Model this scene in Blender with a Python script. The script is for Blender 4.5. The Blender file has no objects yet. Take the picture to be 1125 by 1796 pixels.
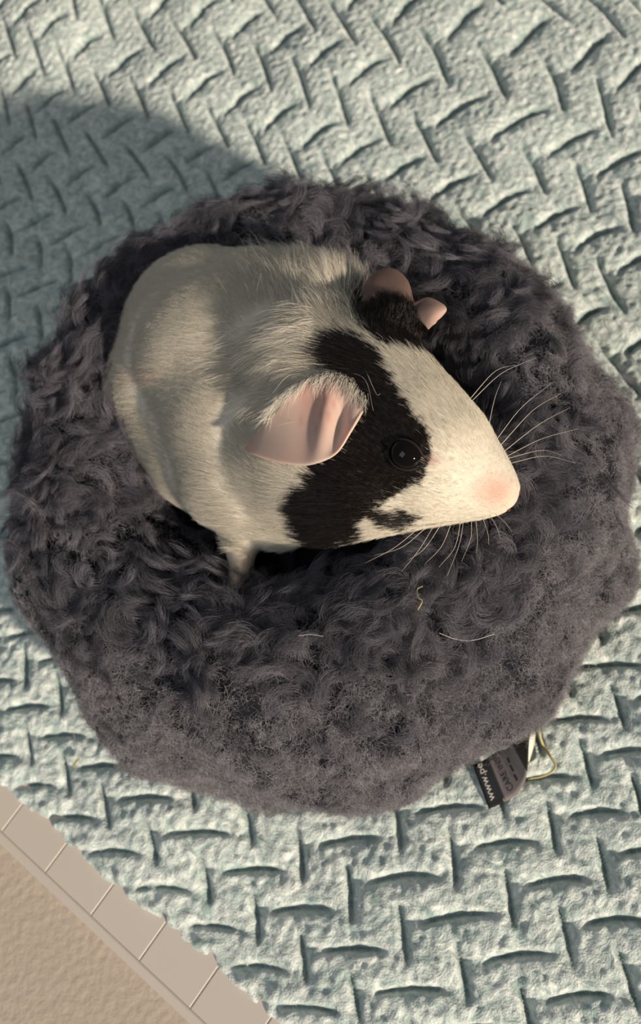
import bpy, bmesh, math, random
import numpy as np
from mathutils import Vector, Matrix
from mathutils.bvhtree import BVHTree

random.seed(7)
RNG = np.random.default_rng(11)
scene = bpy.context.scene
C = scene.collection

# ------------------------------------------------------------------ camera
W, H, F = 1125.0, 1796.0, 1600.0
TILT = math.radians(24)
DX, DY = 0.45, 0.893                      # picture direction of the nadir
gd = Vector((math.sin(TILT) * DX, -math.sin(TILT) * DY, -math.cos(TILT)))   # gravity in camera space
up = -gd
xw = Vector((1, 0, 0)) - up * up.x
xw.normalize()
yw = up.cross(xw)
R = Matrix((xw, yw, up))                   # camera space -> world
DIST = 0.53
CAM = Vector((0, 0, 0.05)) + (R @ Vector((0, 0, 1))) * DIST
Rn = np.array([list(r) for r in R])
CAMn = np.array(CAM)


def at(px, py, z):
    """world point on the height z seen at a picture position"""
    d = R @ Vector(((px - W / 2) / F, -(py - H / 2) / F, -1.0))
    t = (z - CAM.z) / d.z
    return CAM + d * t


def ray(px, py):
    return (R @ Vector(((px - W / 2) / F, -(py - H / 2) / F, -1.0))).normalized()


def proj(P):
    q = (np.asarray(P) - CAMn) @ Rn
    return np.stack([W / 2 + F * q[:, 0] / -q[:, 2], H / 2 - F * q[:, 1] / -q[:, 2]], 1)


cd = bpy.data.cameras.new('camera')
cam = bpy.data.objects.new('camera', cd)
C.objects.link(cam)
cam.matrix_world = Matrix.Translation(CAM) @ R.to_4x4()
cd.sensor_fit = 'VERTICAL'
cd.sensor_height = 36
cd.lens = F / H * 36
cd.clip_start = 0.01
cd.dof.use_dof = True
cd.dof.focus_distance = 0.40
cd.dof.aperture_fstop = 9
scene.camera = cam

# ------------------------------------------------------------------ light
world = bpy.data.worlds.new('world')
scene.world = world
world.use_nodes = True
bg = world.node_tree.nodes['Background']
bg.inputs[0].default_value = (0.90, 0.92, 0.90, 1)
bg.inputs[1].default_value = 0.145
sdir = Vector((math.cos(math.radians(136)), math.sin(math.radians(136)), 0))
ELEV = math.radians(19)
travel = Vector((sdir.x * math.cos(ELEV), sdir.y * math.cos(ELEV), -math.sin(ELEV)))
sl = bpy.data.lights.new('sun', 'SUN')
sl.energy = 5.1
sl.angle = math.radians(3.0)
sl.color = (1.0, 0.86, 0.70)
sun = bpy.data.objects.new('sun', sl)
C.objects.link(sun)
sun.rotation_euler = travel.to_track_quat('-Z', 'Y').to_euler()

scene.view_settings.view_transform = 'Standard'
scene.view_settings.look = 'None'
scene.view_settings.exposure = 0.0
scene.view_settings.gamma = 1.0
scene.view_settings.use_curve_mapping = False


# ------------------------------------------------------------------ helpers
def mat(name, color=(.5, .5, .5), rough=.7, spec=.3, **kw):
    m = bpy.data.materials.new(name)
    m.use_nodes = True
    b = m.node_tree.nodes['Principled BSDF']
    b.inputs['Base Color'].default_value = (*color, 1)
    b.inputs['Roughness'].default_value = rough
    b.inputs['Specular IOR Level'].default_value = spec
    for k, v in kw.items():
        b.inputs[k].default_value = v
    return m


def bump(m, scale, strength, dist=0.001, detail=4, kind='noise'):
    nt = m.node_tree
    b = nt.nodes['Principled BSDF']
    tc = nt.nodes.new('ShaderNodeTexCoord')
    n = nt.nodes.new('ShaderNodeTexNoise' if kind == 'noise' else 'ShaderNodeTexVoronoi')
    n.inputs['Scale'].default_value = scale
    if kind == 'noise':
        n.inputs['Detail'].default_value = detail
    nt.links.new(tc.outputs['Object'], n.inputs['Vector'])
    bp = nt.nodes.new('ShaderNodeBump')
    bp.inputs['Strength'].default_value = strength
    bp.inputs['Distance'].default_value = dist
    nt.links.new(n.outputs[0], bp.inputs['Height'])
    nt.links.new(bp.outputs[0], b.inputs['Normal'])
    return n, bp


def attr_color(m, name='tint'):
    nt = m.node_tree
    a = nt.nodes.new('ShaderNodeAttribute')
    a.attribute_name = name
    nt.links.new(a.outputs['Color'], nt.nodes['Principled BSDF'].inputs['Base Color'])
    return a


def link(name, data, parent=None, m=None, smooth=True):
    o = bpy.data.objects.new(name, data)
    C.objects.link(o)
    if parent is not None:
        o.parent = parent
        o.matrix_parent_inverse = parent.matrix_basis.inverted()
    if m is not None:
        data.materials.append(m)
    if smooth and hasattr(data, 'polygons'):
        data.polygons.foreach_set('use_smooth', [True] * len(data.polygons))
    return o


def mesh_np(name, V, Fq):
    me = bpy.data.meshes.new(name)
    V = np.asarray(V, dtype=np.float32)
    Fq = np.asarray(Fq, dtype=np.int32)
    k = Fq.shape[1]
    me.vertices.add(len(V))
    me.vertices.foreach_set('co', V.ravel())
    me.loops.add(Fq.size)
    me.loops.foreach_set('vertex_index', Fq.ravel())
    me.polygons.add(len(Fq))
    me.polygons.foreach_set('loop_start', np.arange(len(Fq), dtype=np.int32) * k)
    me.polygons.foreach_set('loop_total', np.full(len(Fq), k, dtype=np.int32))
    me.update(calc_edges=True)
    me.validate()
    return me


def grid_faces(n, m, closed_m=False):
    i, j = np.meshgrid(np.arange(n - 1), np.arange(m if closed_m else m - 1), indexing='ij')
    j2 = (j + 1) % m
    return np.stack([i * m + j, (i + 1) * m + j, (i + 1) * m + j2, i * m + j2], -1).reshape(-1, 4)


def empty(name, loc, label, cat, group=None):
    o = bpy.data.objects.new(name, None)
    o.empty_display_size = 0.02
    C.objects.link(o)
    o.location = loc
    tag(o, label, cat, group)
    return o


def tag(o, label, cat, group=None):
    o['label'] = label
    o['category'] = cat
    if group:
        o['group'] = group


def snoise(P, freq, seed, n=14):
    """smooth noise in about -1..1 from random waves"""
    r = np.random.default_rng(seed)
    P = np.asarray(P)
    out = np.zeros(len(P))
    for _ in range(n):
        k = r.normal(size=P.shape[1])
        k *= freq * r.uniform(.6, 1.5) / np.linalg.norm(k)
        out += np.sin(P @ k * 2 * math.pi + r.uniform(0, 6.28))
    return out / math.sqrt(n / 2)


def hairs(name, pts, radius, tint, parent, m):
    """pts (N,K,3) radius (N,K) tint (N,3)"""
    N, K, _ = pts.shape
    cu = bpy.data.hair_curves.new(name)
    cu.add_curves([K] * N)
    cu.attributes['position'].data.foreach_set('vector', pts.astype(np.float32).ravel())
    ra = cu.attributes.get('radius') or cu.attributes.new('radius', 'FLOAT', 'POINT')
    ra.data.foreach_set('value', radius.astype(np.float32).ravel())
    ca = cu.attributes.new('tint', 'FLOAT_COLOR', 'CURVE')
    c4 = np.concatenate([tint, np.ones((N, 1))], 1).astype(np.float32)
    ca.data.foreach_set('color', c4.ravel())
    cu.update_tag()
    o = link(name, cu, parent, m, smooth=False)
    o['kind'] = 'stuff'
    return o


def tri_sample(me, n, rng, weight=None):
    me.calc_loop_triangles()
    T = np.empty(len(me.loop_triangles) * 3, np.int32)
    me.loop_triangles.foreach_get('vertices', T)
    T = T.reshape(-1, 3)
    V = np.empty(len(me.vertices) * 3, np.float32)
    me.vertices.foreach_get('co', V)
    V = V.reshape(-1, 3).astype(float)
    N = np.empty(len(me.vertices) * 3, np.float32)
    me.vertices.foreach_get('normal', N)
    N = N.reshape(-1, 3).astype(float)
    a, b, c = V[T[:, 0]], V[T[:, 1]], V[T[:, 2]]
    area = np.linalg.norm(np.cross(b - a, c - a), axis=1)
    if weight is not None:
        area = area * weight((a + b + c) / 3, N[T[:, 0]])
    t = rng.choice(len(T), n, p=area / area.sum())
    u, v = rng.random(n), rng.random(n)
    s = u + v > 1
    u[s], v[s] = 1 - u[s], 1 - v[s]
    w = 1 - u - v
    P = V[T[t, 0]] * w[:, None] + V[T[t, 1]] * u[:, None] + V[T[t, 2]] * v[:, None]
    NN = N[T[t, 0]] * w[:, None] + N[T[t, 1]] * u[:, None] + N[T[t, 2]] * v[:, None]
    NN /= np.linalg.norm(NN, axis=1)[:, None] + 1e-9
    return P, NN


def norm(v):
    return v / (np.linalg.norm(v, axis=-1, keepdims=True) + 1e-9)


def tube(pts, rad, seg=6):
    pts = [Vector(p) for p in pts]
    bm = bmesh.new()
    rings = []
    for i, p in enumerate(pts):
        d = (pts[min(i + 1, len(pts) - 1)] - pts[max(i - 1, 0)]).normalized()
        a = d.orthogonal().normalized()
        if i and rings:
            a = (pa - d * pa.dot(d)).normalized()
        pa = a
        b = d.cross(a)
        r = rad(i / (len(pts) - 1)) if callable(rad) else rad
        rings.append([bm.verts.new(p + (a * math.cos(k * 2 * math.pi / seg) + b * math.sin(k * 2 * math.pi / seg)) * r)
                      for k in range(seg)])
    for i in range(len(rings) - 1):
        for k in range(seg):
            bm.faces.new((rings[i][k], rings[i][(k + 1) % seg], rings[i + 1][(k + 1) % seg], rings[i + 1][k]))
    bm.faces.new(rings[0][::-1])
    bm.faces.new(rings[-1])
    bmesh.ops.recalc_face_normals(bm, faces=bm.faces)
    me = bpy.data.meshes.new('tube')
    bm.to_mesh(me)
    bm.free()
    return me


def spline(pts, n):
    pts = [Vector(p) for p in pts]
    P = [pts[0] * 2 - pts[1]] + pts + [pts[-1] * 2 - pts[-2]]
    out = []
    S = len(pts) - 1
    for k in range(n):
        t = k / (n - 1) * S
        i = min(int(t), S - 1)
        t -= i
        a, b, c, d = P[i:i + 4]
        out.append(0.5 * ((2 * b) + (c - a) * t + (2 * a - 5 * b + 4 * c - d) * t * t + (3 * b - a - 3 * c + d) * t ** 3))
    return out


# ------------------------------------------------------------------ setting: floor and edging strip
ZF = -0.018
fm = mat('beige_textured', (.55, .465, .375), .55, .35)
bump(fm, 210, .55, .0012, 3)
me = mesh_np('floor', [(-.9, -.9, ZF), (.9, -.9, ZF), (.9, .9, ZF), (-.9, .9, ZF)], [[0, 1, 2, 3]])
floor = link('floor', me, None, fm)
floor['kind'] = 'structure'

# strip: lines measured on its top face
ZS = 0.0
s0, s1 = at(9, 1464, ZS), at(338, 1773, ZS)          # seam between border band and blocks
sd = (s1 - s0).normalized()
sn = Vector((sd.y, -sd.x, 0))
if sn.dot(at(300, 1400, 0) - s0) < 0:
    sn = -sn
strip_m = mat('cream_plastic', (.66, .585, .51), .42, .4)
band_m = strip_m
joints = [at(4, 1458, ZS), at(80, 1528, ZS), at(161, 1604, ZS), at(247, 1685, ZS), at(334, 1768, ZS)]
js = [(p - s0).dot(sd) for p in joints]
step = (js[-1] - js[0]) / 4
low0, low1 = at(0, 1480, ZS), at(329, 1796, ZS)
bw = abs((low0 - s0).dot(sn)) * .5 + abs((low1 - s0).dot(sn)) * .5
trim = empty('trim_1', s0 + Vector((0, 0, ZF)), 'cream segmented edging strip of raised blocks between beige surface and teal blanket', 'edging')
del trim['category']
del trim['label']
trim['kind'] = 'structure'


def prism(name, s_a, s_b, n_a, n_b, z0, z1, parent, m, bevel=.0006):
    bm = bmesh.new()
    vs = []
    for z in (z0, z1):
        for (s, n) in ((s_a, n_a), (s_b, n_a), (s_b, n_b), (s_a, n_b)):
            p = s0 + sd * s + sn * n
            vs.append(bm.verts.new((p.x, p.y, z)))
    for f in ((0, 1, 2, 3), (4, 5, 6, 7), (0, 1, 5, 4), (1, 2, 6, 5), (2, 3, 7, 6), (3, 0, 4, 7)):
        bm.faces.new([vs[i] for i in f])
    bmesh.ops.recalc_face_normals(bm, faces=bm.faces)
    bmesh.ops.bevel(bm, geom=list(bm.edges), offset=bevel, segments=3, affect='EDGES', profile=.5)
    me = bpy.data.meshes.new(name)
    bm.to_mesh(me)
    bm.free()
    return link(name, me, parent, m, smooth=False)


prism('border', -.25, .40, -bw, -.0001, ZF, -.0003, trim, strip_m, .0014)
prism('base', -.25, .40, -.001, .030, ZF, -.0016, trim, strip_m, .0004)
for k in range(-5, 12):
    a = js[0] + k * step
    prism('tile', a + .00012, a + step - .00012, .0001, .030, -.0016, .0006, trim, strip_m, .0007)

# ------------------------------------------------------------------ blanket
H_CREASE = {  # (chain, number): picture position of each sideways crease
    0: {0: (620, 1665), 1: (716, 1738), -1: (524, 1594), -2: (453, 1523), -3: (349, 1459), -4: (256, 1396), -5: (178, 1343),
        -6: (107, 1290), -7: (46, 1235)},
    1: {0: (709, 1533), -1: (613, 1468), 1: (800, 1603), 2: (913, 1674), 3: (1017, 1745)},
    2: {0: (793, 1416), 1: (885, 1475), 2: (981, 1540), 3: (1073, 1608)},
    3: {1: (962, 1360), 2: (1052, 1423), 3: (1140, 1489)},
    4: {1: (1014, 1256), 2: (1099, 1312)},
    5: {1: (1070, 1163)}, 6: {1: (1130, 1072)}, -1: {-6: (60, 1372)},
}
H_TOP = {
    7: {-16: (18, 476)},
    8: {-17: (14, 359), -16: (64, 384), -15: (121, 405)},
    9: {-17: (28, 256), -16: (76, 281), -15: (139, 306), -14: (210, 324), -13: (281, 341)},
    10: {-17: (43, 142), -16: (85, 172), -15: (140, 196), -14: (210, 222), -13: (274, 247), -12: (352, 267), -2: (1125, 590)},
    11: {-2: (1110, 455), -3: (1050, 410), -4: (968, 374), -5: (886, 353), -6: (780, 325), -7: (707, 290), -8: (625, 261),
         -9: (554, 236), -10: (492, 202), -11: (417, 174), -12: (361, 146), -13: (289, 121), -14: (215, 103), -15: (146, 75),
         -16: (93, 47), -17: (47, 20)},
    12: {-3: (1085, 280), -4: (1005, 243), -5: (903, 215), -6: (803, 196), -7: (711, 157), -8: (647, 122), -9: (569, 93),
         -10: (504, 62), -11: (429, 37), -12: (355, 19)},
    13: {-3: (1110, 126), -4: (1048, 84), -5: (927, 60), -6: (820, 33), -7: (707, 14)},
}
ctrl, idx = [], []
TOP_SHIFT = (0, 0)


def build_ctrl(shift):
    c, ix = [], []
    for src, sh in ((H_CREASE, (0, 0)), (H_TOP, shift)):
        for j, row in src.items():
            for i, (px, py) in row.items():
                p = at(px, py, .003)
                c.append((p.x, p.y))
                ix.append((i + sh[0], j + sh[1]))
    return np.array(c), np.array(ix, float)


def poly(P, deg=3):
    x, y = P[:, 0] / .3, P[:, 1] / .3
    return np.stack([x ** a * y ** b for a in range(deg + 1) for b in range(deg + 1 - a)], 1)


best = None
for di in range(-6, 9):
    for dj in range(-3, 4):
        c, ix = build_ctrl((di, dj))
        A = poly(c, 2)
        s, *_ = np.linalg.lstsq(A, ix, rcond=None)
        e = np.sqrt(((A @ s - ix) ** 2).mean())
        if best is None or e < best[0]:
            best = (e, di, dj)
print('lattice', best)
ctrl, idx = build_ctrl(best[1:])
A = poly(ctrl, 2)
pc, *_ = np.linalg.lstsq(A, idx, rcond=None)
res = idx - A @ pc


def tps(P, Q):
    r2 = ((P[:, None, :] - Q[None]) ** 2).sum(-1)
    return np.exp(-r2 / (2 * .05 ** 2))


Kt = tps(ctrl, ctrl) + np.eye(len(ctrl)) * .15
wt = np.linalg.solve(Kt, res)


def lattice(P):
    out = np.empty((len(P), 2))
    for k in range(0, len(P), 40000):
        q = P[k:k + 40000]
        out[k:k + 40000] = poly(q, 2) @ pc + tps(q, ctrl) @ wt
    return out


def pillow(dx, dy, hx, hy):
    v = 1 - np.abs(dx / hx) ** 2.6 - np.abs(dy / hy) ** 2.6
    return np.clip(v, 0, None) ** .45


def seg_groove(dx, dy, L, w, tilt, bend):
    """groove along x, half length L, slightly s-shaped"""
    yy = dy - tilt * dx + bend * (dx / L) ** 2 * L
    end = np.clip((np.abs(dx) - L * .55) / (L * .5), 0, 1)
    return np.exp(-(yy / w) ** 2) * (1 - end ** 2 * (3 - 2 * end))


def blanket_height(P):
    ij = lattice(P)
    X = ij[:, 0] * 96 + ij[:, 1] * 89
    Y = -ij[:, 0] * 69 + ij[:, 1] * 128
    h = np.zeros(len(P))
    g = np.zeros(len(P))
    fi, fj = np.floor(ij[:, 0]), np.floor(ij[:, 1])
    for a in (-1, 0, 1, 2):
        for b in (-1, 0, 1, 2):
            ci, cj = fi + a, fj + b
            cx, cy = ci * 96 + cj * 89, -ci * 69 + cj * 128
            dx, dy = X - cx, Y - cy
            h = np.maximum(h, pillow(dx + 44, dy - 36 - .06 * dx, 82, 42))
            g = np.maximum(g, seg_groove(dx, dy, 68, 5.4, .10, .16))
            vx, vy = dx - 48 - 44, dy + 35 - 64
            h = np.maximum(h, pillow(vx + 47, vy - 20 + .1 * vx, 53, 78) * .97)
            g = np.maximum(g, seg_groove(-vy, vx, 62, 5.6, .12, .08))
    return h, g


# outline of the blanket on the strip side (a soft rolled edge)
n_edge = None
e0, e1 = at(0, 1403, .003), at(484, 1815, .003)
ed = (e1 - e0).normalized()
en = Vector((-ed.y, ed.x, 0))
if en.dot(at(600, 900, 0) - e0) < 0:
    en = -en
stepg = .0014
us = np.arange(-.50, .46, stepg)      # along the edge
vs_ = np.concatenate([np.linspace(-.0, .012, 12)[:-1], np.arange(.012, .90, stepg)])
UU, VV = np.meshgrid(us, vs_, indexing='ij')
wob = .0010 * np.sin(us * 60) + .0005 * np.sin(us * 171 + 1) + .0003 * np.sin(us * 420 + 2)
P2 = np.array([e0.x, e0.y]) + UU[..., None] * np.array([ed.x, ed.y]) + (VV + wob[:, None] * np.clip(1 - VV / .03, 0, 1))[..., None] * np.array([en.x, en.y])
nu, nv = UU.shape
flat = P2.reshape(-1, 2)
h, g = blanket_height(flat)
big = snoise(flat, 6, 3) * .0015
crush = snoise(flat, 170, 5, 22) * .00022 + snoise(flat, 90, 6, 18) * .00025
Z = .0048 * h - .0046 * g * (.5 + .5 * h) + big + crush * (.3 + h)
ev = VV.reshape(-1)
soft = np.clip(ev / .045, 0, 1)
Z = Z * (.45 + .55 * soft)                        # flattened and crumpled near the edge
Z += (1 - soft) * snoise(flat, 75, 9, 20) * .0007
roll = np.clip(1 - ev / .010, 0, 1)
Z = Z - roll ** 2.2 * .013 + .001
V3 = np.concatenate([flat, Z[:, None]], 1)
faces = grid_faces(nu, nv)
me = mesh_np('blanket', V3, faces)
# face up
if me.polygons[0].normal.z < 0:
    me.flip_normals()
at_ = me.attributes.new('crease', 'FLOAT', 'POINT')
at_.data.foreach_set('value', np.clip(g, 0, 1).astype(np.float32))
bm_ = mat('teal_plush', (.3, .4, .38), .85, .12)
bm_.node_tree.nodes['Principled BSDF'].inputs['Sheen Weight'].default_value = .35
bm_.node_tree.nodes['Principled BSDF'].inputs['Sheen Roughness'].default_value = .45
nt = bm_.node_tree
tc = nt.nodes.new('ShaderNodeTexCoord')
n1 = nt.nodes.new('ShaderNodeTexNoise')
n1.inputs['Scale'].default_value = 105
n1.inputs['Distortion'].default_value = 1.6
n1.inputs['Detail'].default_value = 5
n1.inputs['Roughness'].default_value = .65
nt.links.new(tc.outputs['Object'], n1.inputs['Vector'])
n2 = nt.nodes.new('ShaderNodeTexNoise')
n2.inputs['Scale'].default_value = 900
n2.inputs['Detail'].default_value = 2
nt.links.new(tc.outputs['Object'], n2.inputs['Vector'])
n3 = nt.nodes.new('ShaderNodeTexNoise')
n3.inputs['Scale'].default_value = 7
n3.inputs['Detail'].default_value = 2
nt.links.new(tc.outputs['Object'], n3.inputs['Vector'])
r1 = nt.nodes.new('ShaderNodeValToRGB')
r1.color_ramp.elements[0].position = .33
r1.color_ramp.elements[0].color = (.34, .46, .44, 1)
r1.color_ramp.elements[1].position = .68
r1.color_ramp.elements[1].color = (.93, .97, .92, 1)
nt.links.new(n1.outputs[0], r1.inputs[0])
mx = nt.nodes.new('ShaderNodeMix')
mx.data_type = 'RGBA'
mx.inputs['B'].default_value = (.07, .14, .135, 1)  # teal pile base, darkened in the creases as painted shade
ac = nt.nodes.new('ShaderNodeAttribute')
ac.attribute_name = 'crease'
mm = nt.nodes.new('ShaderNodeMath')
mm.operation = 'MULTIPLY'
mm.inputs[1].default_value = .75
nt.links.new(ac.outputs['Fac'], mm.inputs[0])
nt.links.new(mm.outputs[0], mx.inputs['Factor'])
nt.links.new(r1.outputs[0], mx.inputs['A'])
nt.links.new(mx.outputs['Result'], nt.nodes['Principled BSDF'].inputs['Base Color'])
add = nt.nodes.new('ShaderNodeMath')
add.operation = 'MULTIPLY_ADD'
add.inputs[1].default_value = .35
nt.links.new(n2.outputs[0], add.inputs[0])
nt.links.new(n1.outputs[0], add.inputs[2])
bp = nt.nodes.new('ShaderNodeBump')
bp.inputs['Strength'].default_value = .75
bp.inputs['Distance'].default_value = .0022
nt.links.new(add.outputs[0], bp.inputs['Height'])
nt.links.new(bp.outputs[0], nt.nodes['Principled BSDF'].inputs['Normal'])
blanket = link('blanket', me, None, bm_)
tag(blanket, 'pale teal plush blanket embossed with a woven basket pattern under the round bed', 'blanket')

# ------------------------------------------------------------------ pet bed
bc = at(560, 862, .055)
BC = np.array([bc.x, bc.y])
top_shift = at(515, 745, .12) - at(545, 800, .12)
TS = np.array([top_shift.x, top_shift.y]) * 1.0
prof = [(.0, .060), (.045, .061), (.068, .066), (.079, .080), (.090, .100), (.106, .113), (.126, .119), (.143, .113),
        (.160, .100), (.171, .081), (.176, .060), (.174, .040), (.163, .020), (.146, .008), (.12, .0045), (.0, .0045)]
pp = spline([(r, z, 0) for r, z in prof], 90)
nr, na = len(pp), 220
ang = np.arange(na) / na * 2 * math.pi
V = np.zeros((nr, na, 3))
for i, p in enumerate(pp):
    r, z = max(p.x, .0005), p.y
    k = np.clip((z - .03) / .09, 0, 1)
    wb = 1 + .015 * np.sin(3 * ang + 1) + .010 * np.sin(5 * ang + 2)
    V[i, :, 0] = BC[0] + TS[0] * k + r * wb * np.cos(ang)
    V[i, :, 1] = BC[1] + TS[1] * k + r * wb * np.sin(ang)
    V[i, :, 2] = z
Vf = V.reshape(-1, 3)
lump = snoise(Vf, 12, 21) * .0035 + snoise(Vf, 30, 22) * .0016
cen = np.array([BC[0], BC[1], .06])
rad = norm(Vf - cen)
Vf = Vf + rad * lump[:, None] * np.clip(Vf[:, 2:3] / .03, 0, 1)
Vf[:, 2] = np.maximum(Vf[:, 2], .0045)
bed_me = mesh_np('cover', Vf, grid_faces(nr, na, True))
bmx = bmesh.new()
bmx.from_mesh(bed_me)
bmesh.ops.recalc_face_normals(bmx, faces=bmx.faces)
bmx.to_mesh(bed_me)
bmx.free()
bed = empty('pet_bed', (bc.x, bc.y, .0045), 'round charcoal plush pet bed with shaggy curled pile, holding the guinea pig', 'pet bed')
bed_m = mat('charcoal_backing', (.016, .016, .022), .95, .05)
cover = link('cover', bed_me, bed, bed_m)
bed_bvh = BVHTree.FromPolygons([tuple(v) for v in Vf], [tuple(f) for f in grid_faces(nr, na, True)])


def wool(n_cl, K, pts, weight, length, child_r, lift, curl, frizz, rad0, tint_lo, tint_hi, seed, clump=.85):
    rng = np.random.default_rng(seed)
    P, N = tri_sample(bed_me, n_cl, rng, weight)
    # smooth swirling direction over the surface
    fl = np.stack([snoise(P, 11, seed + 1), snoise(P, 11, seed + 2), snoise(P, 11, seed + 3)], 1) + rng.normal(size=P.shape) * .45
    fl[:, 2] += .3
    T = norm(fl - N * (fl * N).sum(1)[:, None])
    B = np.cross(N, T)
    L = length * rng.uniform(.6, 1.25, n_cl)
    t = np.linspace(0, 1, pts)
    # guide: arcs over in the tangent plane with a turning curl
    ca = rng.uniform(.5, 1.0, n_cl) * curl * rng.choice([-1, 1], n_cl)
    ph = ca[:, None] * t[None] * 3.4
    li = lift * rng.uniform(.5, 1.3, n_cl)
    dirv = (T[:, None] * np.cos(ph)[..., None] + B[:, None] * np.sin(ph)[..., None]) + N[:, None] * (li[:, None] * (1 - 1.5 * t[None]) + .25)[..., None]
    dirv = norm(dirv)
    G = np.concatenate([np.zeros((n_cl, 1, 3)), np.cumsum(dirv[:, :-1] * (L / (pts - 1))[:, None, None], 1)], 1)
    # children
    o = rng.normal(size=(n_cl, K, 2)) * child_r
    root = P[:, None] + T[:, None] * o[..., 0:1] + B[:, None] * o[..., 1:2] - N[:, None] * .001
    off = (root - P[:, None])[:, :, None] * (1 - clump * t ** .8)[None, None, :, None]
    ls = rng.uniform(.65, 1.1, (n_cl, K))[..., None, None]
    Q = P[:, None, None] + off + G[:, None] * ls
    # frizz
    amp = frizz * t[None, None, :, None]
    f1 = rng.uniform(0, 6.28, (n_cl, K, 1, 3))
    fr = rng.uniform(3, 9, (n_cl, K, 1, 3))
    Q = Q + np.sin(f1 + fr * t[None, None, :, None]) * amp
    Q = Q.reshape(n_cl * K, pts, 3)
    Q[..., 2] = np.maximum(Q[..., 2], .005)
    r = rad0 * (1 - .6 * t)[None] * rng.uniform(.7, 1.3, (n_cl * K, 1))
    m = rng.random((n_cl, 1)) * .65 + rng.random((n_cl, K)) * .35
    m = m.reshape(-1, 1)
    tint = np.array(tint_lo)[None] * (1 - m) + np.array(tint_hi)[None] * m
    return Q, r, tint


def outer_w(c, n):
    out = np.linalg.norm(c[:, :2] - BC, axis=1)
    vis = np.clip((c[:, 2] - .004) / .01, 0, 1)
    low = np.clip((.125 - c[:, 2]) / .03, .12, 1)
    return vis * low * (out > .12) * np.clip(.9 + snoise(c, 35, 89) * .5, .45, 2)


def top_w(c, n):
    d = np.linalg.norm(c[:, :2] - BC - TS, axis=1)
    return np.clip(.75 + snoise(c, 28, 88) * .8, .08, 2) * (c[:, 2] > .062) * np.clip((c[:, 2] - .075) / .03, .1, 1) * (d > .05) * (n[:, 2] > -.3) * np.clip((.158 - d) / .022, .04, 1)


fur_m = mat('charcoal_pile', (.1, .1, .12), .55, .35)
attr_color(fur_m)
fur_m.node_tree.nodes['Principled BSDF'].inputs['Sheen Weight'].default_value = .15
Q1, r1_, t1 = wool(15000, 15, 8, outer_w, .0088, .0024, .6, 2.6, .0014, .000065, (.035, .033, .040), (.40, .38, .415), 31, .45)
Q2, r2_, t2 = wool(2700, 48, 11, top_w, .025, .0026, .70, 1.2, .0012, .000065, (.014, .014, .022), (.21, .197, .235), 61, .90)
hairs('short_pile', Q1, r1_, t1, bed, fur_m)
hairs('long_pile', Q2, r2_, t2, bed, fur_m)
Q3, r3_, t3 = wool(15000, 2, 9, lambda c, n: (c[:, 2] > .006) * (np.linalg.norm(c[:, :2] - BC, axis=1) > .07), .0125, .0020, .9, 2.4, .0022, .000045,
                   (.16, .155, .17), (.50, .48, .51), 91, .1)
hairs('stray_hairs', Q3, r3_, t3, bed, fur_m)

# ------------------------------------------------------------------ guinea pig
pig = empty('guinea_pig', at(420, 700, .062), 'white guinea pig with black patches and pink ears sitting in the plush bed', 'guinea pig')
PX = {}


def S(px, py, z, rpx):
    p = at(px, py, z)
    depth = -((R.transposed() @ (p - CAM)).z)
    return p, rpx * depth / F


chains = [
    # trunk from the rump to the chest
    [S(240, 645, .086, 76), S(322, 688, .092, 136), S(372, 592, .095, 156), S(395, 640, .099, 168), S(440, 740, .106, 160), S(445, 812, .104, 140), S(490, 870, .105, 96)],
    [S(372, 592, .095, 150), S(430, 555, .106, 116), S(520, 545, .118, 88), S(584, 522, .136, 52)],
    [S(395, 640, .106, 165), S(520, 640, .122, 130), S(640, 680, .143, 122), S(720, 760, .147, 118), S(745, 795, .145, 122),
     S(808, 826, .143, 84), S(865, 855, .142, 50), S(878, 862, .141, 38)],
    [S(455, 800, .106, 130), S(560, 800, .128, 140), S(640, 810, .137, 128), S(745, 797, .143, 120)],
    [S(490, 870, .108, 88), S(575, 890, .122, 72), S(660, 880, .130, 64), S(760, 870, .136, 56), S(830, 870, .139, 46), S(865, 872, .140, 38)],
    # fore leg down to the cushion edge
    [S(440, 900, .098, 56), S(424, 955, .099, 32), S(420, 1000, .103, 21), S(413, 1028, .106, 18)],
    [S(413, 1028, .106, 14), S(402, 1044, .107, 8)], [S(413, 1028, .106, 14), S(412, 1048, .107, 8)],
    [S(413, 1028, .106, 14), S(422, 1045, .107, 8)],
    [S(640, 680, .143, 118), S(552, 628, .146, 100), S(500, 640, .130, 105)],
    [S(240, 645, .086, 76), S(300, 705, .090, 116), S(370, 790, .096, 114), S(445, 830, .102, 118)],
    # far ear base
    [S(640, 640, .148, 70), S(686, 574, .148, 52), S(714, 568, .148, 38)],
    # rounded bit of rump
    [S(240, 645, .086, 76), S(204, 634, .080, 34)],
    [S(430, 700, .100, 150), S(480, 650, .108, 145), S(540, 640, .122, 118)],
]
bm = bmesh.new()
for ch in chains:
    for (p, r), (q, s) in zip(ch[:-1], ch[1:]):
        n = max(2, int((q - p).length / (min(r, s) * .16)))
        for k in range(n + 1):
            t = k / n
            tt = t * t * (3 - 2 * t) * .5 + t * .5
            c = p.lerp(q, t)
            bmesh.ops.create_icosphere(bm, subdivisions=3, radius=r + (s - r) * tt, matrix=Matrix.Translation(c))
tmp_me = bpy.data.meshes.new('tmp')
bm.to_mesh(tmp_me)
bm.free()
tmp = bpy.data.objects.new('tmp', tmp_me)
C.objects.link(tmp)
md = tmp.modifiers.new('r', 'REMESH')
md.mode = 'VOXEL'
md.voxel_size = .0016
sm_ = tmp.modifiers.new('s', 'SMOOTH')
sm_.factor = .5
sm_.iterations = 60
dg = bpy.context.evaluated_depsgraph_get()
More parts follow.
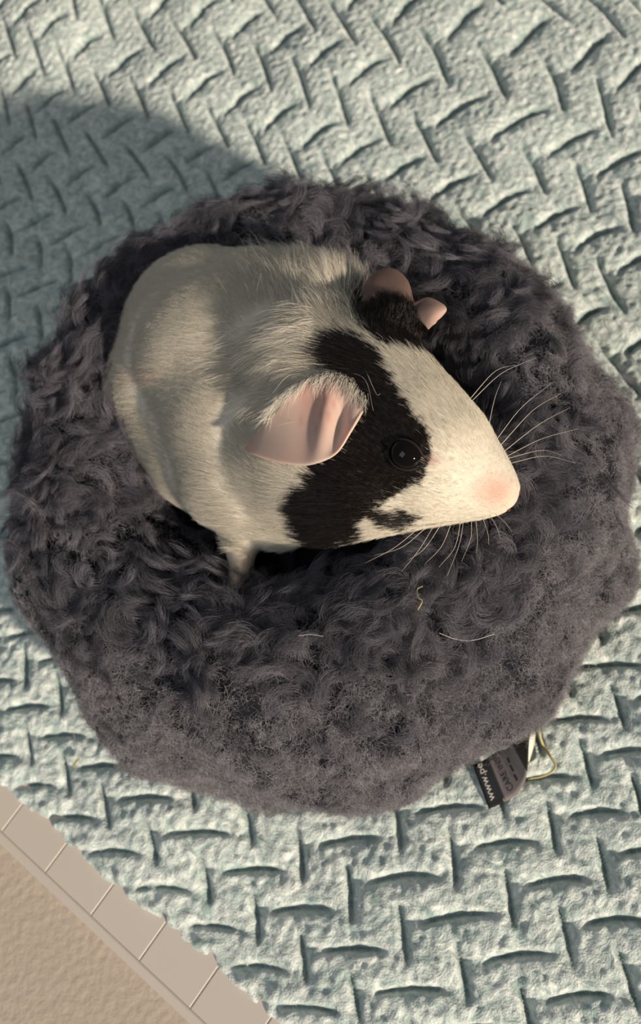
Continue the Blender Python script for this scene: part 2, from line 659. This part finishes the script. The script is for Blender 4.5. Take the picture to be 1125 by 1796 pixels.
body_me = bpy.data.meshes.new_from_object(tmp.evaluated_get(dg))
bpy.data.objects.remove(tmp)
body_me.name = 'body'
BV = np.empty(len(body_me.vertices) * 3, np.float32)
body_me.vertices.foreach_get('co', BV)
BV = BV.reshape(-1, 3).astype(float)
bvh = BVHTree.FromPolygons([tuple(v) for v in BV], [tuple(p.vertices) for p in body_me.polygons])


def hit(px, py):
    d = ray(px, py)
    loc, nrm, _, _ = bvh.ray_cast(CAM, d)
    if loc is None:
        loc = at(px, py, .12)
        nrm = Vector((0, 0, 1))
    return loc, nrm


def inside(P, poly_):
    x, y = P[:, 0], P[:, 1]
    c = np.zeros(len(P), bool)
    n = len(poly_)
    for i in range(n):
        x1, y1 = poly_[i]
        x2, y2 = poly_[(i + 1) % n]
        if y1 == y2:
            continue
        k = ((y1 > y) != (y2 > y)) & (x < (x2 - x1) * (y - y1) / (y2 - y1) + x1)
        c ^= k
    return c


PATCHES = [
    [(598, 488), (640, 494), (664, 478), (740, 478), (780, 540), (778, 640), (748, 618), (700, 608), (660, 600), (636, 572), (618, 530)],
    [(548, 602), (590, 575), (640, 590), (668, 620), (690, 668), (722, 715), (757, 765), (757, 800), (740, 842), (700, 865), (655, 892),
     (690, 900), (708, 892), (742, 905), (705, 930), (668, 925), (640, 905), (628, 925), (640, 945), (600, 962), (560, 985), (520, 950), (497, 912), (497, 875), (530, 845),
     (540, 815), (590, 790), (632, 730), (630, 690), (600, 665), (560, 648)],
]


def fur_color(P, N, rng, jit=5.0):
    q = proj(P) + rng.normal(size=(len(P), 2)) * jit
    # broken, hair-like border
    q += np.stack([snoise(P, 260, 77), snoise(P, 260, 78)], 1) * jit * .9
    blk = np.zeros(len(P), bool)
    for pl in PATCHES:
        blk |= inside(q, pl)
    # stripe of white between cheek spots
    white = np.array([.70, .645, .54]) * np.ones((len(P), 1))
    white *= (1 + rng.normal(size=(len(P), 1)) * .05)
    # pink nose skin shows through
    q0 = proj(P)
    dn = np.sqrt(((q0 - np.array([872, 862])) / np.array([42, 34])) ** 2 @ np.ones(2))
    k = np.clip(1.25 - dn, 0, 1)[:, None] * .75
    white = white * (1 - k) + np.array([.56, .33, .25]) * k
    dn = np.sqrt(((q0 - np.array([250, 660])) / np.array([60, 26])) ** 2 @ np.ones(2))
    k = np.clip(1 - dn, 0, 1)[:, None] * .35
    white = white * (1 - k) + np.array([.66, .42, .34]) * k
    dn = np.sqrt(((q0 - np.array([755, 806])) / np.array([16, 12])) ** 2 @ np.ones(2))
    k = np.clip(1.3 - dn, 0, 1)[:, None] * .7
    white = white * (1 - k) + np.array([.42, .22, .18]) * k
    # legs thinly furred
    dn = np.sqrt(((q0 - np.array([412, 1025])) / np.array([34, 45])) ** 2 @ np.ones(2))
    k = np.clip(1.4 - dn, 0, 1)[:, None] * .7
    white = white * (1 - k) + np.array([.40, .26, .18]) * k
    black = np.array([.0060, .0042, .0036]) * (.6 + 9 * rng.random((len(P), 1)) ** 5)  # some hairs lightened to brown, painted highlight lines in the black
    return np.where(blk[:, None], black, white), blk


rngc = np.random.default_rng(4)
BN = np.empty(len(body_me.vertices) * 3, np.float32)
body_me.vertices.foreach_get('normal', BN)
BN = BN.reshape(-1, 3).astype(float)
colv, _ = fur_color(BV, BN, rngc, 1.0)
ca = body_me.attributes.new('tint', 'FLOAT_COLOR', 'POINT')
ca.data.foreach_set('color', np.concatenate([colv, np.ones((len(colv), 1))], 1).astype(np.float32).ravel())
skin_m = mat('skin_under_fur', (.7, .6, .5), .8, .1)
attr_color(skin_m)
body = link('body', body_me, pig, skin_m)
body_me.materials.clear()
body_me.materials.append(skin_m)

spine = np.array([at(905, 868, .143), at(800, 815, .155), at(700, 735, .165), at(600, 650, .16), at(480, 590, .13), at(330, 585, .115), at(190, 620, .09)])


def flow(P):
    best = np.full(len(P), 1e9)
    D = np.zeros_like(P)
    acc = np.zeros_like(P)
    for a, b in zip(spine[:-1], spine[1:]):
        ab = b - a
        t = np.clip(((P - a) @ ab) / (ab @ ab), 0, 1)
        d = np.linalg.norm(P - a - t[:, None] * ab, axis=1)
        w = np.exp(-(d / .014))
        acc += norm(ab[None])[0] * w[:, None]
    return norm(acc + 1e-9)


def pxdist(q, c, s):
    return np.sqrt((((q - np.array(c)) / np.array(s)) ** 2).sum(1))


def pig_fur(n, seed, pts=6):
    rng = np.random.default_rng(seed)
    P, N = tri_sample(body_me, n, rng, lambda c, nn: np.clip(nn[:, 2] + .75, .0, 1) + .02)
    q = proj(P)
    # keep eye and ears clear
    keep = (pxdist(q, (710, 797), (29, 25)) > 1)
    P, N, q = P[keep], N[keep], q[keep]
    fl = flow(P)
    # the near side of the face and chest combs back and down
    w = np.clip((q[:, 1] - 780) / 150, 0, 1) * np.clip((820 - q[:, 0]) / 200, 0, 1)
    hz = norm(np.array(at(380, 930, .1) - at(560, 900, .1))[None])
    fl = norm(fl * (1 - .8 * w[:, None]) + hz * .8 * w[:, None])
    # crown tuft sweeps down over the near ear
    w = np.exp(-pxdist(q, (560, 645), (75, 50)) ** 2)
    tu = norm(np.array(at(450, 700, .15) - at(580, 610, .16))[None])
    fl = norm(fl + tu * 1.6 * w[:, None])
    wc = w
    # far shoulder tuft fans away
    wf = np.exp(-pxdist(q, (565, 475), (75, 45)) ** 2)
    fu = norm(np.array(at(540, 380, .13) - at(570, 500, .12))[None])
    fl = norm(fl + fu * 1.5 * wf[:, None])
    # far ear fringe
    we = np.exp(-pxdist(q, (690, 545), (60, 35)) ** 2)
    fe = norm(np.array(at(720, 470, .17) - at(690, 560, .16))[None])
    fl = norm(fl + fe * 1.3 * we[:, None])
    fl = fl + np.stack([snoise(P, 30, s_) for s_ in (1, 2, 3)], 1) * .10 + rng.normal(size=P.shape) * .13
    T = norm(fl - N * (fl * N).sum(1)[:, None])
    dnose = np.linalg.norm(q - np.array([900, 865]), axis=1)
    L = np.interp(dnose, [0, 60, 160, 280, 380, 520], [.0016, .0024, .0040, .0062, .0090, .0085])
    L = L * (1 + 1.3 * wc + .9 * wf ) * rng.uniform(.6, 1.15, len(P))
    leg = pxdist(q, (412, 1015), (45, 50)) < 1
    L[leg] = .002
    lift = np.interp(dnose, [0, 200, 400], [.26, .18, .11]) + .25 * wf + .10 * w + .30 * wc
    lift = lift * rng.uniform(.6, 1.5, len(P))
    t = np.linspace(0, 1, pts)
    dirv = norm(T[:, None] + N[:, None] * (lift[:, None] * (1.35 - 1.1 * t[None]))[..., None])
    # wisps: neighbouring hairs lean together
    X = np.concatenate([np.zeros((len(P), 1, 3)), np.cumsum(dirv[:, :-1] * (L / (pts - 1))[:, None, None], 1)], 1)
    cl = np.stack([snoise(P, 330, s_, 10) for s_ in (11, 12, 13)], 1)
    X = X + P[:, None] + cl[:, None] * (L * .045)[:, None, None] * (t ** 1.5)[None, :, None] - N[:, None] * .0004
    r = .000058 * (1 - .75 * t)[None] * rng.uniform(.8, 1.3, (len(P), 1))
    r = r * np.interp(dnose, [0, 150], [.8, 1])[:, None]
    col, blk = fur_color(P + T * (L * .55)[:, None], N, rng, 4)
    return X, r, col


pf_m = mat('short_fur', (.8, .7, .6), .33, .40)
attr_color(pf_m)
X, r_, col = pig_fur(300000, 5)
hairs('fur', X, r_, col, pig, pf_m)


def tuft(name, n, seed, c, sp, to, L0, lift0, white, pts=8, keep=None):
    """long loose locks rooted around a spot, swept towards another"""
    rng = np.random.default_rng(seed)
    P, N = tri_sample(body_me, n, rng, lambda cc, nn: np.exp(-pxdist(proj(cc), c, sp) ** 2) * (nn[:, 2] > -.2) + 1e-9)
    if keep is not None:
        k = keep(proj(P), P, N, rng)
        P, N = P[k], N[k]
        n = len(P)
    tgt = norm(np.array(to[1] - to[0])[None])
    fl = norm(tgt + flow(P) * .35 + np.stack([snoise(P, 60, s_) for s_ in (21, 22, 23)], 1) * .22 + rng.normal(size=P.shape) * .10)
    T = norm(fl - N * (fl * N).sum(1)[:, None] * .9)
    L = L0 * rng.uniform(.45, 1.15, n)
    li = lift0 * rng.uniform(.4, 1.5, n)
    t = np.linspace(0, 1, pts)
    dirv = norm(T[:, None] + N[:, None] * (li[:, None] * (1.3 - 2.0 * t[None]))[..., None])
    X = np.concatenate([np.zeros((n, 1, 3)), np.cumsum(dirv[:, :-1] * (L / (pts - 1))[:, None, None], 1)], 1)
    cl = np.stack([snoise(P, 260, s_, 10) for s_ in (31, 32, 33)], 1)
    X = X + P[:, None] + cl[:, None] * (L * .10)[:, None, None] * (t ** 1.5)[None, :, None]
    r = .000062 * (1 - .8 * t)[None] * rng.uniform(.7, 1.3, (n, 1))
    col, blk = fur_color(P, N, rng, 4)
    w = np.array([.78, .725, .62]) * (1 + rng.normal(size=(n, 1)) * .05)
    if white is None:
        col = np.array([.006, .0045, .004]) * (.6 + 2 * rng.random((n, 1)) ** 2)
    else:
        col = np.where((rng.random(n) < white)[:, None], w, col)
    return hairs(name, X, r, col, pig, pf_m)


tuft('crown_tuft', 12000, 41, (528, 632), (60, 40), (at(570, 620, .165), at(450, 700, .160)), .018, .45, 1,
     keep=lambda q, P, N, rng: q[:, 0] < 560 + .55 * np.clip(q[:, 1] - 640, 0, 60) + rng.normal(size=len(q)) * 9)


def base_fringe(name, n, seed):
    """soft hair that spills from the head over the top of the near ear"""
    rng = np.random.default_rng(seed)
    B = np.array([tuple(v) for v in spline([at(468, 730, .168), at(503, 690, .175), at(552, 662, .1785), at(600, 662, .180), at(630, 688, .179), at(639, 710, .177)], 80)])
    u = rng.random(n) * .98
    P = B[(u * 79).astype(int)] + rng.normal(size=(n, 3)) * np.array([.0010, .0010, .0005])
    d0 = np.array(at(455, 740, .170) - at(520, 672, .178))
    d1 = np.array(at(590, 720, .178) - at(612, 655, .181))
    d2 = np.array(at(640, 745, .175) - at(636, 692, .180))
    D = np.where(u[:, None] < .55, d0 + (d1 - d0) * (u[:, None] / .55), d1 + (d2 - d1) * (u[:, None] - .55) / .45)
    D = norm(norm(D) + rng.normal(size=(n, 3)) * .16 + np.stack([snoise(P, 250, 51), snoise(P, 250, 52), np.zeros(n)], 1) * .25)
    L = rng.uniform(.003, .011, n) * np.interp(u, [0, .3, .7, 1], [.9, 1.1, 1.0, .5])
    t = np.linspace(0, 1, 8)
    rise = (t - 1.1 * t ** 2) * .22
    X = P[:, None] + D[:, None] * (L[:, None] * t[None])[..., None]
    X[..., 2] += L[:, None] * rise[None]
    r = .00006 * (1 - .8 * t)[None] * rng.uniform(.7, 1.3, (n, 1))
    w = np.array([.78, .725, .62]) * (1 + rng.normal(size=(n, 1)) * .06)
    dark = rng.random(n) < np.interp(u, [0, .55, .8, 1], [0, .04, .35, .8])
    col = np.where(dark[:, None], np.array([.007, .005, .005]), w)
    return hairs(name, X, r, col, pig, pf_m)


base_fringe('ear_fringe', 850, 42)
tuft('shoulder_tuft', 7000, 43, (560, 485), (60, 34), (at(570, 500, .130), at(548, 400, .130)), .018, .6, 1)
tuft('ear_tip_fringe', 900, 45, (738, 566), (18, 12), (at(735, 565, .155), at(772, 535, .165)), .0075, 1.2, None)
tuft('far_ear_fringe', 3500, 44, (692, 548), (44, 14), (at(690, 560, .155), at(712, 480, .165)), .0085, 1.3, None)


# ---- ears: thin cupped sheets lofted between the attached edge and the free rim
def ear(base, rim, bulge, thick, m, nu=40, nv=18, folds=None, tintf=None):
    A_ = spline([at(*p) for p in base], nu)
    B_ = spline([at(*p) for p in rim], nu)
    V = []
    for k in range(nu):
        for l in range(nv):
            t = l / (nv - 1)
            p = A_[k].lerp(B_[k], t)
            s = k / (nu - 1)
            z = bulge(s, t)
            V.append(p + Vector((0, 0, z)))
    V = np.array([tuple(v) for v in V])
    me = mesh_np('ear', V, grid_faces(nu, nv))
    if me.polygons[len(me.polygons) // 2].normal.z < 0:
        me.flip_normals()
    st = np.array([(k / (nu - 1), l / (nv - 1)) for k in range(nu) for l in range(nv)])
    c = tintf(st)
    at2 = me.attributes.new('tint', 'FLOAT_COLOR', 'POINT')
    at2.data.foreach_set('color', np.concatenate([c, np.ones((len(c), 1))], 1).astype(np.float32).ravel())
    o = link('ear', me, pig, m)
    so = o.modifiers.new('thickness', 'SOLIDIFY')
    so.thickness = thick
    so.offset = 0
    ss = o.modifiers.new('subdivision', 'SUBSURF')
    ss.levels = 1
    ss.render_levels = 1
    return o


ear_m = mat('ear_skin', (.8, .5, .42), .45, .3)
attr_color(ear_m)
eb = ear_m.node_tree.nodes['Principled BSDF']
eb.inputs['Subsurface Weight'].default_value = .35
eb.inputs['Subsurface Radius'].default_value = (.006, .002, .0015)
eb.inputs['Subsurface Scale'].default_value = 1.0


def near_tint(st):
    s, t = st[:, 0], st[:, 1]
    base = np.array([.66, .47, .39]) * np.ones((len(st), 1))
    k = np.exp(-((s - .5) / .14) ** 2) * (1 - t)
    base = base * (1 - .55 * k[:, None]) + np.array([.42, .13, .11]) * .55 * k[:, None]
    # veins
    for s0_, s1_, w_, tm in ((.62, .57, .010, .75), (.40, .42, .008, .6), (.57, .50, .010, .8)):
        d = np.abs(s - (s0_ + (s1_ - s0_) * t + .02 * np.sin(t * 7)))
        v = np.exp(-(d / w_) ** 2) * np.clip((tm - t) / .25, 0, 1)
        base = base * (1 - .4 * v[:, None]) + np.array([.35, .08, .06]) * .4 * v[:, None]
    k = np.clip(1 - s / .18, 0, 1)
    base *= (1 - .35 * k)[:, None]
    return base


ZE = .0
near_ear = ear(
    [(440, 772, .158), (475, 735, .167), (510, 692, .174), (560, 662, .177), (600, 662, .179), (630, 692, .178), (637, 715, .176)],
    [(431, 790, .157), (450, 802, .160), (500, 816, .165), (548, 819, .168), (590, 800, .171), (618, 758, .174), (638, 722, .175)],
    lambda s, t: (-.001 * math.sin(math.pi * t) * math.sin(math.pi * s) + .0035 * math.exp(-((s - .60 + .06 * t) / .06) ** 2) * math.sin(math.pi * min(1, t * .9 + .05))
                  - .0030 * math.exp(-((s - .70 + .04 * t) / .07) ** 2) * math.sin(math.pi * t) + .0016 * t ** 3),
    .0012, ear_m, tintf=near_tint)
far_ear = ear(
    [(640, 522, .150), (660, 532, .152), (690, 540, .154), (712, 548, .156), (730, 556, .157), (745, 570, .157), (752, 578, .156)],
    [(638, 503, .152), (654, 480, .158), (688, 470, .162), (716, 492, .162), (728, 530, .159), (750, 521, .162), (772, 530, .163), (784, 541, .163), (778, 552, .161), (762, 568, .159)],
    lambda s, t: .0030 * math.sin(math.pi * t) * math.sin(math.pi * min(s / .55, 1)) + .0025 * math.sin(math.pi * t) * math.sin(math.pi * max(0, (s - .55) / .45)),
    .0012, ear_m, tintf=lambda st: np.array([.17, .112, .092]) * (1 + 1.9 * np.clip((st[:, :1] - .55) / .2, 0, 1)))  # brownish dome has its shade painted into the tint, lobe lighter

# ---- eye
el, enr = hit(710, 797)
er = .0084
viewd = (CAM - el).normalized()
eye_m = mat('eye_black', (.004, .003, .003), .05, .28)
lid_m = mat('eyelid', (.016, .010, .009), .6, .2)
fwd = (at(868, 862, .142) - at(745, 797, .145)).normalized()


def make_eye(el, enr):
    ec = el - enr * (er * .52)
    bm = bmesh.new()
    bmesh.ops.create_uvsphere(bm, u_segments=32, v_segments=20, radius=er)
    me = bpy.data.meshes.new('eye')
    bm.to_mesh(me)
    bm.free()
    eye = link('eye', me, pig, eye_m)
    eye.location = ec
    # lid: a soft ring hugging the ball
    a1 = (fwd - enr * fwd.dot(enr)).normalized()
    a2 = enr.cross(a1)
    ring = []
    nseg, ns2 = 48, 10
    for k in range(nseg):
        th = 2 * math.pi * k / nseg
        rx = er * (.93 + .07 * max(0, math.cos(th)) ** 6)
        ry = er * .76
        d = a1 * math.cos(th) * rx + a2 * math.sin(th) * ry
        hgt = math.sqrt(max(er * er - d.length_squared, 0))
        c = ec + d + enr * (hgt + .0001)
        rdir = d.normalized()
        for l in range(ns2):
            al = 2 * math.pi * l / ns2
            ring.append(tuple(c + (rdir * math.cos(al) + enr * math.sin(al) * .9) * .0007 - ec))
    me = mesh_np('eyelid', ring, np.array([[k * ns2 + l, ((k + 1) % nseg) * ns2 + l, ((k + 1) % nseg) * ns2 + (l + 1) % ns2, k * ns2 + (l + 1) % ns2]
                                           for k in range(nseg) for l in range(ns2)]))
    lid = link('eyelid', me, eye, lid_m)
    lid.matrix_parent_inverse = Matrix()


make_eye(el, enr)
# the eye on the far side of the head
hc = at(745, 795, .145)
mid = hit(795, 700)[0] - hc
sn_ = fwd.cross(mid).normalized()
e_ = el - hc
e_ = (e_ - sn_ * (2 * e_.dot(sn_))).normalized()
far_loc, far_n, _, _ = bvh.ray_cast(hc, e_)
if far_loc is not None:
    if far_n.dot(e_) < 0:
        far_n = -far_n
    make_eye(far_loc, far_n)
wl_ = bpy.data.lights.new('window_light', 'AREA')
wl_.shape = 'RECTANGLE'
wl_.size, wl_.size_y = .60, .70
wl_.energy = 2.7
wl_.color = (.80, .88, 1.0)
wo = bpy.data.objects.new('window_light', wl_)
C.objects.link(wo)
rv = (-viewd).reflect(enr)
wo.location = el + rv * 1.3
wo.rotation_euler = (-rv).to_track_quat('-Z', 'Y').to_euler()
print('window at', wo.location)
# ---- whiskers
wh_m = mat('whisker', (.75, .68, .58), .35, .5)
WH = [((828, 688), (868, 652), (905, 640)), ((832, 694), (880, 655), (940, 628)), ((866, 742), (868, 700), (880, 668)), ((885, 768), (915, 715), (968, 672)),
      ((893, 780), (935, 720), (985, 690)), ((900, 792), (945, 745), (1000, 715)), ((912, 806), (950, 790), (985, 798)),
      ((914, 815), (955, 800), (1010, 812)), ((908, 800), (950, 770), (1015, 752)),
      ((730, 935), (690, 962), (640, 988)), ((745, 933), (705, 960), (655, 975)), ((762, 931), (735, 965), (705, 1002)), ((775, 930), (745, 962), (712, 985)),
      ((795, 926), (775, 958), (745, 990)), ((815, 922), (806, 955), (785, 1010)), ((812, 924), (798, 960), (770, 995)), ((830, 920), (826, 945), (810, 985)),
      ((838, 918), (838, 945), (836, 970)), ((850, 912), (856, 935), (858, 955)), ((860, 905), (872, 925), (878, 945)), ((868, 900), (885, 915), (898, 932)),
      ((640, 645), (660, 690), (668, 690)), ((555, 640), (505, 660), (478, 690)), ((600, 650), (640, 665), (655, 720))]
for k, (a, b, c) in enumerate(WH):
    p0, nn = hit(*a)
    for tries in range(14):
        loc, nrm, _, _ = bvh.ray_cast(CAM, ray(*a))
        if loc is not None:
            break
        a = (a[0] + (780 - a[0]) * .05, a[1] + (800 - a[1]) * .05)
    p0 = (loc if loc is not None else at(*a, .14))
    up1, up2 = (.004, .006) if b[1] < 900 else (.003, .002)
    p1 = at(*b, p0.z + up1)
    p2 = at(*c, max(p0.z + up2, .125 if c[1] > 900 else .13))
    link('whisker', tube(spline([p0, p1, p2], 12), lambda t: .00013 * (1 - .75 * t), 5), pig, wh_m)

# ---- nostrils at the tip of the nose
nm = mat('nostril', (.12, .04, .035), .6, .2)
for (px, py) in ((912, 862), (893, 893)):
    loc, nr_ = hit(px, py)
    bm = bmesh.new()
    bmesh.ops.create_uvsphere(bm, u_segments=12, v_segments=8, radius=.0011)
    me = bpy.data.meshes.new('nostril')
    bm.to_mesh(me)
    bm.free()
    o = link('nostril', me, pig, nm)
    o.location = loc - nr_ * .0004
    o.scale = (1, 1.4, .6)

# ------------------------------------------------------------------ care label of the bed
lab_path0 = [(858, 1419, .006), (887, 1406, .009), (908, 1392, .014), (921, 1370, .020), (926, 1345, .027), (928, 1305, .034), (932, 1266, .040)]
lab_path1 = [(830, 1342, .010), (856, 1329, .013), (872, 1318, .017), (890, 1312, .022), (902, 1300, .028), (912, 1283, .034), (924, 1262, .040)]
NA, NB = 60, 10
LA = spline([at(*p) for p in lab_path0], NA)
LB = spline([at(*p) for p in lab_path1], NA)


def label_pt(u, v, lift=0.0):
    u = min(max(u, 0), 1) * (NA - 1)
    i = min(int(u), NA - 2)
    f = u - i
    a = LA[i].lerp(LA[i + 1], f)
    b = LB[i].lerp(LB[i + 1], f)
    p = a.lerp(b, v)
    if lift:
        du = (LA[i + 1] - LA[i]).lerp(LB[i + 1] - LB[i], v)
        n = du.cross(b - a).normalized()
        if n.dot(CAM - p) < 0:
            n = -n
        p = p + n * lift
    return p


label_e = empty('care_label', at(880, 1360, .006), 'black and grey satin care label sewn to the lower right edge of the bed', 'label')
blk_m = mat('label_black', (.012, .011, .011), .45, .4)
gry_m = mat('label_grey', (.24, .205, .20), .4, .5)
drk_m = mat('label_back', (.035, .028, .020), .5, .4)
wht_m = mat('label_white', (.72, .68, .60), .5, .3)


def label_piece(name, u0, u1, m, n=24, thick=.0004):
    V = [tuple(label_pt(u0 + (u1 - u0) * k / (n - 1), l / (NB - 1))) for k in range(n) for l in range(NB)]
    o = link(name, mesh_np(name, V, grid_faces(n, NB)), label_e, m)
    s = o.modifiers.new('thickness', 'SOLIDIFY')
    s.thickness = thick
    s.offset = 0
    return o


UB = 1 / 6
label_piece('black_band', 0, UB, blk_m, 8)
label_piece('grey_face', UB, .62, gry_m, 26)
label_piece('dark_back', .62, 1, drk_m, 20)


def lettering(txt, u0, u1, v0, v1, m):
    cu = bpy.data.curves.new('txt', 'FONT')
    cu.body = txt
    cu.size = 1
    cu.resolution_u = 3
    o = bpy.data.objects.new('txt', cu)
    C.objects.link(o)
    dg = bpy.context.evaluated_depsgraph_get()
    dg.update()
    me = bpy.data.meshes.new_from_object(o.evaluated_get(dg))
    bpy.data.objects.remove(o)
    co = np.array([tuple(v.co) for v in me.vertices])
    mn, mxx = co.min(0), co.max(0)
    for v in me.vertices:
        a = (v.co.x - mn[0]) / (mxx[0] - mn[0])
        b = (v.co.y - mn[1]) / (mxx[1] - mn[1])
        v.co = label_pt(u1 + (u0 - u1) * b, v0 + (v1 - v0) * a, .0005)
    me.name = 'lettering'
    link('lettering', me, label_e, m, smooth=False)


lettering('www.pe', .045, .11, .14, .97, wht_m)
lettering('CARE INST', .24, .33, .14, 1.0, blk_m)
for va, vb, ua in ((.20, .36, .40), (.42, .60, .41), (.64, .78, .42)):      # small blurred print lines
    V = [tuple(label_pt(ua + .03 * i, va + (vb - va) * l / 3, .0005)) for i in range(2) for l in range(4)]
    link('print_line', mesh_np('print_line', V, grid_faces(2, 4)), label_e, drk_m)
# the pale inner ply that peeps out beside it
wl0 = spline([at(926, 1335, .018), at(927, 1300, .024), at(932, 1275, .030), at(938, 1258, .038)], 16)
wl1 = spline([at(928, 1336, .016), at(937, 1305, .020), at(940, 1278, .026), at(941, 1258, .036)], 16)
V = [tuple(wl0[k].lerp(wl1[k], l / 3)) for k in range(16) for l in range(4)]
o = link('inner_ply', mesh_np('inner_ply', V, grid_faces(16, 4)), label_e, wht_m)
o['label'] = 'pale cream inner ply'
s = o.modifiers.new('thickness', 'SOLIDIFY')
s.thickness = .0003

# ------------------------------------------------------------------ hay and loose hairs
hay_m = mat('hay_yellow', (.52, .44, .20), .55, .3)
hayg_m = mat('hay_green', (.30, .28, .10), .6, .3)


def gz(px, py, off):
    """height of the blanket or bed surface under a picture position"""
    loc, n, _, _ = bed_bvh.ray_cast(CAM, ray(px, py))
    if loc is not None:
        return loc + (CAM - loc).normalized() * off
    return at(px, py, .006 + off)


def strand(name, label, cat, pts, rad, m, off=.001, group=None):
    P = [gz(x, y, off) for x, y in pts]
    c = sum(P, Vector()) / len(P)
    me = tube([p - c for p in spline(P, 24)], rad, 6)
    o = link(name, me, None, m)
    o.location = c
    tag(o, label, cat, group)
    return o


strand('hay_stalk', 'bent yellow hay stalk on the blanket beside the care label', 'hay',
       [(943, 1262), (950, 1300), (965, 1325), (975, 1342), (968, 1354), (950, 1362), (926, 1366)], lambda t: .0008 * (1.1 - .5 * t), hay_m, .002)
strand('hay_bit', 'short yellow green hay bit on the blanket left of the bed', 'hay', [(128, 1345), (133, 1337), (139, 1330)], .0007, hayg_m, .002)
strand('hay_wisp', 'thin curled green hay wisp caught in the front of the bed pile', 'hay',
       [(742, 1028), (732, 1034), (734, 1048), (741, 1054), (733, 1070)], .00032, hay_m, .011)
wl_m = mat('loose_white_hair', (.75, .7, .65), .4, .5)
strand('shed_hair', 'long curved white hair lying on the front right of the bed', 'hair', [(770, 1110), (800, 1121), (830, 1123), (868, 1112)], .00011, wl_m, .013)
strand('shed_hair', 'short straight white hair on the front of the bed below the chin', 'hair', [(524, 1115), (545, 1113), (567, 1116)], .00011, wl_m, .013)
strand('shed_hair', 'upright fine pale hair at the lower left edge of the bed', 'hair', [(127, 1270), (131, 1295), (136, 1325), (140, 1345)], .0001, wl_m, .004)
strand('shed_hair', 'fine pale hair on the blanket below the front of the bed', 'hair', [(370, 1405), (390, 1425), (415, 1455)], .0001, wl_m, .003)
